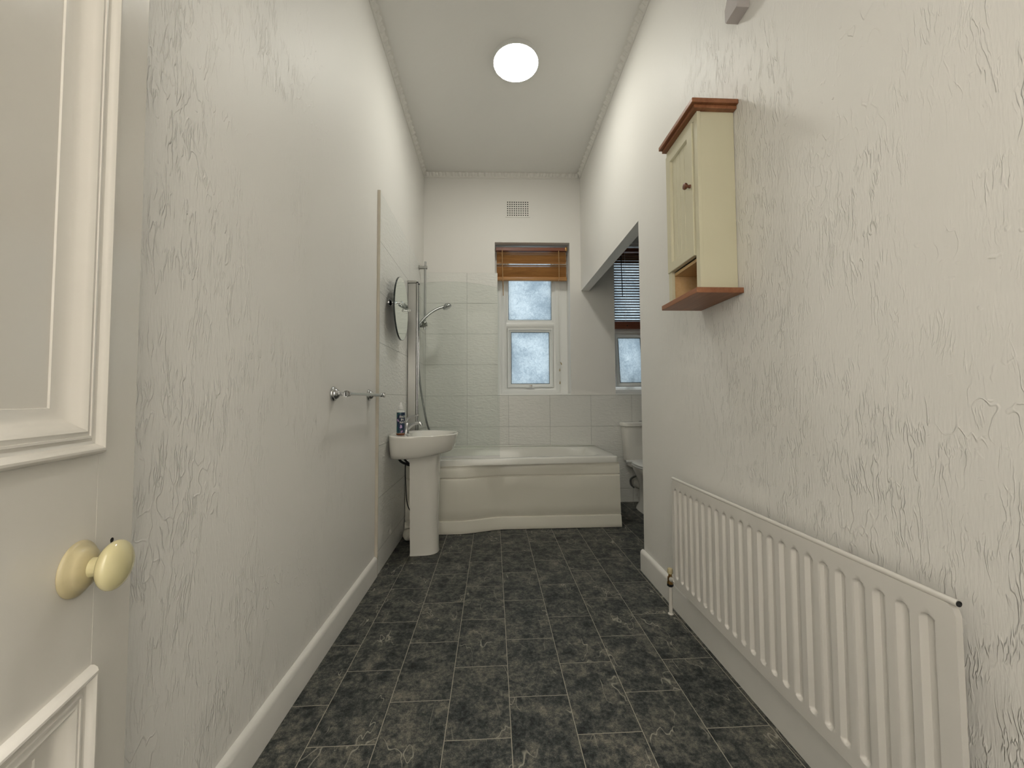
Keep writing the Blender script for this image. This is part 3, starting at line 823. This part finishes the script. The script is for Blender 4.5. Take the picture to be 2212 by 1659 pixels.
# small white towelling bundle on the floor behind the pedestal
m = MB(); rings = []
A_, B_ = Vector((-.654, 2.855, .036)), Vector((-.50, 2.895, .062)); N = 24
for i in range(N + 1):
    t = i / N; c = A_.lerp(B_, t); r = .037 * math.sqrt(max(.02, 1 - max(0, 1 - t * 6) ** 2)) * (1 + .45 * t)
    d = (B_ - A_).normalized(); sd = Vector((0, 0, 1)).cross(d).normalized(); u_ = d.cross(sd)
    ring = []
    for k in range(28):
        a = 2 * PI * k / 28; rr = r * (1 + .10 * noise.noise((k * .5, i * .4, 3)))
        p = c + sd * math.cos(a) * rr * 1.05 + u_ * math.sin(a) * rr
        p.z = max(p.z, .001); ring.append(p)
    rings.append(ring)
m.loft(rings)
tag(finish('rolled_cloth', m, 'towel', smooth=60), 'small white rolled cloth on the floor behind the basin pedestal', 'cloth')

# ------------------------------------------------------------------ toilet in the alcove
tl = thing('toilet', 'white close-coupled toilet in the alcove beside the bath', 'toilet', (1.44, 3.45, 0))
TC = 1.438
def rr_ring(cx, cy, hw, hd, z, e=5, N=56):
    out = []
    for i in range(N):
        a = 2 * PI * i / N; c, s = math.cos(a), math.sin(a)
        out.append((cx + hw * math.copysign(abs(c) ** (2 / e), c), cy + hd * math.copysign(abs(s) ** (2 / e), s), z))
    return out
m = MB(); m.loft([rr_ring(TC, 3.685, .150, .070, .418), rr_ring(TC, 3.685, .166, .080, .424), rr_ring(TC, 3.685, .172, .082, .48), rr_ring(TC, 3.685, .190, .086, .750)]); finish('cistern', m, 'ceramic', tl, 45)
m = MB(); m.loft([rr_ring(TC, 3.685, .192, .088, .751), rr_ring(TC, 3.685, .202, .095, .756), rr_ring(TC, 3.685, .204, .096, .778), rr_ring(TC, 3.685, .198, .091, .788), rr_ring(TC, 3.685, .180, .075, .794)]); finish('cistern_lid', m, 'ceramic', tl, 45)
m = MB(); m.lathe([(.022, 0), (.022, .004), (.016, .008), (0, .009)], (TC, 3.685, .7945), (0, 0, 1), 20); finish('flush_button', m, 'chrome', tl, 50)
m = MB()
m.loft([rr_ring(TC, 3.46, .118, .185, .0, 3), rr_ring(TC, 3.46, .112, .178, .02, 3), rr_ring(TC, 3.47, .090, .150, .06, 2.8), rr_ring(TC, 3.49, .078, .140, .14, 2.6), rr_ring(TC, 3.47, .088, .160, .22, 2.6), rr_ring(TC, 3.43, .125, .190, .30, 2.6), rr_ring(TC, 3.40, .160, .215, .36, 2.6), rr_ring(TC, 3.40, .172, .222, .398, 2.6),
        rr_ring(TC, 3.40, .170, .220, .405, 2.6), rr_ring(TC, 3.39, .125, .165, .402, 2.3), rr_ring(TC, 3.39, .10, .13, .30, 2.2), rr_ring(TC, 3.40, .05, .07, .22, 2)]); finish('toilet_bowl', m, 'ceramic', tl, 45)
m = MB(); m.box(TC - .150, TC + .150, 3.56, 3.70, .375, .4175, .010); finish('shelf', m, 'ceramic', tl, 40)
m = MB(); m.loft([rr_ring(TC, 3.395, .176, .218, .408, 2.6), rr_ring(TC, 3.395, .182, .224, .413, 2.6), rr_ring(TC, 3.395, .180, .222, .424, 2.6)]); finish('toilet_seat', m, 'white_plastic', tl, 50)
m = MB(); m.loft([rr_ring(TC, 3.39, .176, .214, .4265, 2.6), rr_ring(TC, 3.39, .178, .216, .434, 2.6), rr_ring(TC, 3.39, .165, .203, .446, 2.6), rr_ring(TC, 3.39, .12, .15, .452, 2.4)]); finish('toilet_lid', m, 'white_plastic', tl, 50)
m = MB(); m.cyl((TC - .195, 3.575, .428), (TC - .120, 3.575, .428), .014, 16); finish('hinge', m, 'white_plastic', tl, 50)
m = MB(); m.tube(spline([(1.352, 3.58, .30), (1.325, 3.62, .275), (1.318, 3.67, .24), (1.330, 3.69, .19), (1.36, 3.70, .16)], 6), .010, 12); finish('water_hose', m, 'braid', tl, 50)
m = MB(); m.tube(spline([(TC, 3.60, .20), (TC, 3.68, .19), (TC, 3.78, .18)], 4), .052, 20); finish('soil_pipe', m, 'ceramic', tl, 50)

# ------------------------------------------------------------------ wall cabinet
cb = thing('wall_cabinet', 'cream painted cabinet with brown wooden top and base boards hung on the right wall', 'cabinet', (.82, 1.445, 1.39))
CX0, CX1, CY0, CY1, CZ0, CZ1 = .745, .888, 1.335, 1.580, 1.412, 2.072
TB = .016; FX = CX0 + .017
m = MB()
m.box(FX, CX1, CY0 + .002, CY0 + TB, CZ0, CZ1, .0005)                  # near side
m.box(FX, CX1, CY1 - TB, CY1, CZ0, CZ1, .0005)                         # far side
m.box(CX1 - .008, CX1, CY0 + TB, CY1 - TB, 1.530, CZ1)                # back
m.box(FX, CX1 - .008, CY0 + TB, CY1 - TB, CZ1 - .012, CZ1)
finish('body', m, 'cream_paint', cb)
m = MB()
m.box(CX0 + .003, FX - .0004, CY0 - .001, CY0 + .025, CZ0, CZ1, .0012)
m.box(CX0 + .003, FX - .0004, CY1 - .026, CY1 + .001, CZ0, CZ1, .0012)
m.box(CX0 + .003, FX - .0004, CY0 + .0255, CY1 - .0265, 2.050, CZ1, .0008)
finish('face_frame', m, 'cream_paint', cb)
m = MB(); m.box(FX, CX1 - .002, CY0 + TB + .0005, CY1 - TB - .0005, 1.530, 1.542); m.box(CX1 - .010, CX1 - .001, CY0 + TB, CY1 - TB, CZ0, 1.530)
m.box(FX + .001, CX1 - .010, CY0 + TB, CY0 + TB + .004, CZ0, 1.530); m.box(FX + .001, CX1 - .010, CY1 - TB - .004, CY1 - TB, CZ0, 1.530)
finish('open_shelf', m, 'pine', cb)
def board(name, z0, z1, z2):
    m = MB()
    m.box(.717, .889, 1.306, 1.588, z0, z1, .002)
    if z2 is not None: m.box(.730, .889, 1.318, 1.584, z2, z0, .001)
    return finish(name, m, 'mahogany', cb)
board('top_board', 2.084, 2.100, 2.072)
board('bottom_board', 1.392, 1.4115, None)
# door: frame, recessed boarded panel
DX = CX0 + .014; dy0, dy1, dz0, dz1 = CY0 + .028, CY1 - .003, 1.546, 2.047
Pd = lambda u, v, z: (v, u, z)
m = MB(); m.ring(dy0, dy1, dz0, dz1, [(0, DX), (0, DX - .015), (.002, DX - .017), (.036, DX - .017), (.040, DX - .013), (.042, DX - .008), (.042, DX)], Pd, True)
dr = finish('cabinet_door', m, 'cream_paint', cb, 40)
m = MB(); n = 4; w = (dy1 - dy0 - .084) / n
for i in range(n):
    m.box(DX - .0085, DX - .002, dy0 + .042 + i * w + .0008, dy0 + .042 + (i + 1) * w - .0008, dz0 + .040, dz1 - .040, .0012, 1)
m.box(DX - .003, DX - .001, dy0 + .04, dy1 - .04, dz0 + .04, dz1 - .04)
finish('boarded_panel', m, 'cream_paint', dr)
m = MB(); m.lathe([(.007, 0), (.0055, .006), (.005, .010), (.010, .014), (.0125, .019), (.011, .024), (.005, .0265), (0, .027)], (DX - .017, dy0 + .018, 1.815), (-1, 0, 0), 24); finish('knob', m, 'knobwood', dr, 50)
for z in (1.64, 1.97):
    m = MB(); m.cyl((DX - .010, dy1 + .002, z - .02), (DX - .010, dy1 + .002, z + .02), .0028, 10); finish('hinge', m, 'brass', dr, 50)

# lilac-grey box above the cabinet
m = MB()
poly = [(1.238, 2.372), (1.300, 2.372), (1.306, 2.380), (1.306, 2.425), (1.290, 2.455), (1.252, 2.455), (1.236, 2.43), (1.234, 2.378)]
m.loft([[(x, bc_[0] + (p[0] - bc_[0]) * k, bc_[1] + (p[1] - bc_[1]) * k) for p in poly] for bc_ in [(1.27, 2.413)] for x, k in ((.889, 1), (.851, 1), (.847, .985), (.845, .95))])
tag(finish('wall_box', m, 'lilac', smooth=30), 'small pale lilac-grey plastic box high on the right wall above the cabinet', 'box')

# ------------------------------------------------------------------ radiator
rd = thing('radiator', 'long white ribbed panel radiator low on the right wall', 'radiator', (.85, 1.22, .162))
RXF = .830; RY0, RY1, RZ0, RZ1 = .668, 1.772, .162, .655
NG = 23; PIT = (RY1 - RY0 - .036) / NG
def gdepth(y, z):
    """pressed flutes with rounded ends"""
    k = (y - RY0 - .024) / PIT
    i = math.floor(k); c = (i + .5)
    if i < 0 or i >= NG: return 0
    dy = abs(k - c) * PIT; hw = .0135
    z0, z1 = RZ0 + .035, RZ1 - .050
    dz = 0
    if z < z0 + hw: dz = z0 + hw - z
    if z > z1 - hw: dz = z - (z1 - hw)
    d = math.hypot(dy, dz) if dz > 0 else dy
    t = min(1, max(0, (hw - d) / .0060))
    return .0105 * t * t * (3 - 2 * t)
ys = []
y = RY0
NY = NG * 14
ys = [RY0 + (RY1 - RY0) * i / NY for i in range(NY + 1)]
zs = [RZ0, RZ0 + .012, RZ0 + .028] + [RZ0 + .033 + .0022 * i for i in range(10)] + [RZ0 + .06 + (RZ1 - RZ0 - .14) * i / 8 for i in range(9)] + [RZ1 - .076 + .0022 * i for i in range(13)] + [RZ1 - .040, RZ1 - .022, RZ1 - .012]
cr = .020
m = MB()
def corner_z(y, z):
    # rounded panel corners
    for (yc, sgn) in ((RY0, 1), (RY1, -1)):
        d = (y - yc) * sgn
        if d < cr:
            lim = RZ1 - .012 - (cr - math.sqrt(max(0, cr * cr - (cr - d) ** 2)))
            z = min(z, lim); z = max(z, RZ0 + (cr - math.sqrt(max(0, cr * cr - (cr - d) ** 2))))
    return z
front = [[m.v((RXF + gdepth(yy, zz), yy, corner_z(yy, zz))) for yy in ys] for zz in zs]
backv = [[m.v((RXF + .0125, yy, corner_z(yy, zz))) for yy in ys] for zz in (zs[0], zs[-1])]
sidev = [[m.v((RXF + .0125, yy, corner_z(yy, zz))) for yy in (ys[0], ys[-1])] for zz in zs]
for a, b in zip(front, front[1:]):
    for i in range(len(ys) - 1): m.f([a[i], a[i + 1], b[i + 1], b[i]])
for a, b, c, d in zip(front, front[1:], sidev, sidev[1:]):
    m.f([a[0], b[0], d[0], c[0]]); m.f([a[-1], c[1], d[1], b[-1]])
for F_, B_r in ((front[0], backv[0]), (front[-1], backv[1])):
    for i in range(len(ys) - 1): m.f([F_[i], F_[i + 1], B_r[i + 1], B_r[i]])
for i in range(len(ys) - 1): m.f([backv[0][i], backv[0][i + 1], backv[1][i + 1], backv[1][i]])
bmesh.ops.remove_doubles(m.b, verts=m.b.verts, dist=.00005)
finish('radiator_panel', m, 'enamel', rd, 40)
m = MB()
pr = [(.0062 * math.cos(a * PI / 8) , .0066 * math.sin(a * PI / 8)) for a in range(16)]
m.loft([[(RXF + .0055 + p, yy, RZ1 - .0075 + q) for p, q in pr] for yy in (RY0 - .001, RY1)]); finish('top_seam', m, 'enamel', rd, 50)
m = MB(); m.lathe([(.0052, 0), (.0052, .0015), (.0025, .0016), (.0020, .0010)], (RXF + .0055, RY0 - .001, RZ1 - .0075), (0, -1, 0), 20); finish('seam_hole_shade', m, 'black', rd, 50)  # black disc painting the dark inside of the rail's end hole
m = MB(); m.box(RXF + .0128, RXF + .028, RY0 + .05, RY1 - .05, RZ0 + .01, RZ0 + .035, .004); m.box(RXF + .0128, RXF + .028, RY0 + .05, RY1 - .05, RZ1 - .05, RZ1 - .025, .004)
finish('water_channel', m, 'enamel', rd, 40)
for yy in (RY0 + .16, RY1 - .16):
    m = MB(); m.box(RXF + .028, RX - .001, yy - .02, yy + .02, RZ0 + .06, RZ1 - .06, .002); finish('wall_bracket', m, 'enamel', rd)
# valve and tail pipe at the far end
PXp, PYp = .838, 1.824
m = MB(); m.cyl((PXp, PYp, .0), (PXp, PYp, .140), .0085, 16); m.lathe([(.013, 0), (.012, .004), (.009, .006)], (PXp, PYp, 0), (0, 0, 1), 16); finish('tail_pipe', m, 'enamel', rd, 50)
m = MB(); m.cyl((PXp, PYp, .138), (PXp, PYp, .172), .012, 16); m.lathe([(.014, 0), (.014, .010)], (PXp, PYp, .140), (0, 0, 1), 6); m.cyl((PXp, PYp, .172), (PXp, PYp, .190), .008, 14); finish('valve_body', m, 'brass', rd, 50)
m = MB(); m.cyl((PXp, PYp - .012, .165), (PXp, RY1 - .004, .178), .0115, 16); finish('union_nut', m, 'enamel', rd, 50)
m = MB(); m.lathe([(.0115, 0), (.0125, .004), (.0125, .018), (.010, .024), (0, .027)], (PXp, PYp, .188), (0, 0, 1), 18); finish('valve_cap', m, 'ivory_dirty', rd, 50)
m = MB(); m.lathe([(.0085, -.004), (.0145, 0), (.0145, .010), (.009, .014)], (PXp, PYp, .130), (0, 0, 1), 6); finish('valve_nut', m, 'black', rd)

# ------------------------------------------------------------------ the open panelled door
DD = math.radians(15.3)
DM = Matrix.Translation((-.585, .664, 0)) @ Matrix.Rotation(DD, 4, 'Z') @ Matrix.Rotation(PI / 2, 4, 'Z') @ Matrix.Rotation(0, 4, 'Z')
dvec = Vector((-math.sin(DD), math.cos(DD), 0)); nvec = Vector((math.cos(DD), math.sin(DD), 0)); e0 = Vector((-.585, .664, 0))
def dp(u, w, z): return e0 + dvec * u + nvec * w + Vector((0, 0, z))
DMX = Matrix(((dvec.x, nvec.x, 0, e0.x), (dvec.y, nvec.y, 0, e0.y), (0, 0, 1, 0), (0, 0, 0, 1)))
door = thing('door_1', None, None, dp(-.38, -.02, 0), DD, kind='structure')
DT = .038
panels = [(-.335, -.086, .945, 1.90), (-.675, -.424, .945, 1.90), (-.335, -.086, .20, .652), (-.675, -.424, .20, .652)]
m = MB(DMX); Z0, Z1 = .008, 2.0
us = [-.762, -.675, -.424, -.335, -.086, -.004]
m.box(us[0], us[1], -DT, 0, Z0, Z1); m.box(us[4], us[5], -DT, 0, Z0, Z1)
for (za, zb) in ((Z0, .20), (.652, .945), (1.90, Z1)): m.box(us[1] + .0003, us[4] - .0003, -DT, -.0003, za, zb)
for (za, zb) in ((.20, .652), (.945, 1.90)): m.box(us[2], us[3], -DT, -.0003, za + .0005, zb - .0005)
finish('door_leaf', m, 'gloss', door)
for (a, b, c, d) in panels:
    m = MB(DMX); m.box(a - .002, b + .002, -.028, -.016, c - .002, d + .002); pn = finish('door_panel', m, 'gloss', door)
    m = MB(DMX)
    pf = [(0, -.001), (.0005, .004), (.003, .009), (.006, .0118), (.009, .0122), (.0115, .0105), (.013, .008), (.016, .0045), (.020, .0030), (.024, .0040), (.0245, .0060), (.0275, .0060), (.028, .0045), (.031, .0050), (.034, .0062), (.037, .0048), (.040, .001), (.046, -.0055), (.053, -.0105), (.060, -.0130), (.066, -.0140), (.067, -.0165), (0, -.017)]
    m.ring(a, b, c, d, pf[:-1]); finish('panel_moulding', m, 'gloss', door, 28)
# rim knob
KU, KZ = -.119, .797
m = MB(DMX); m.lathe([(.036, 0), (.036, .002), (.033, .005), (.029, .007), (.027, .010), (.024, .013), (.018, .015), (.0155, .016)], (KU, 0, KZ), (0, 1, 0), 48); finish('knob_rose', m, 'ivory_dirty', door, 50)
m = MB(DMX); m.lathe([(.0135, .012), (.0125, .020), (.013, .029)], (KU, 0, KZ), (0, 1, 0), 36); finish('knob_neck', m, 'ivory', door, 50)
m = MB(DMX); pr = [(.013, .026)]
for k in range(1, 18):
    a = PI * k / 17; pr.append((max(.0325 * math.sin(a) ** .9, 0), .040 - .0140 * math.cos(a)))
m.lathe(pr, (KU, 0, KZ), (0, 1, 0), 48, 1, 1); finish('door_knob', m, 'ivory', door, 60)
m = MB(DMX); m.lathe([(.0035, 0), (.0035, .0006)], (-.052, 0, .812), (0, 1, 0), 12, 1, 1); m.box(-.0545, -.0495, -.0002, .0006, .795, .811); finish('keyhole', m, 'hole_shade', door)  # dark raised patch; the keyhole's inner shade is put into its colour
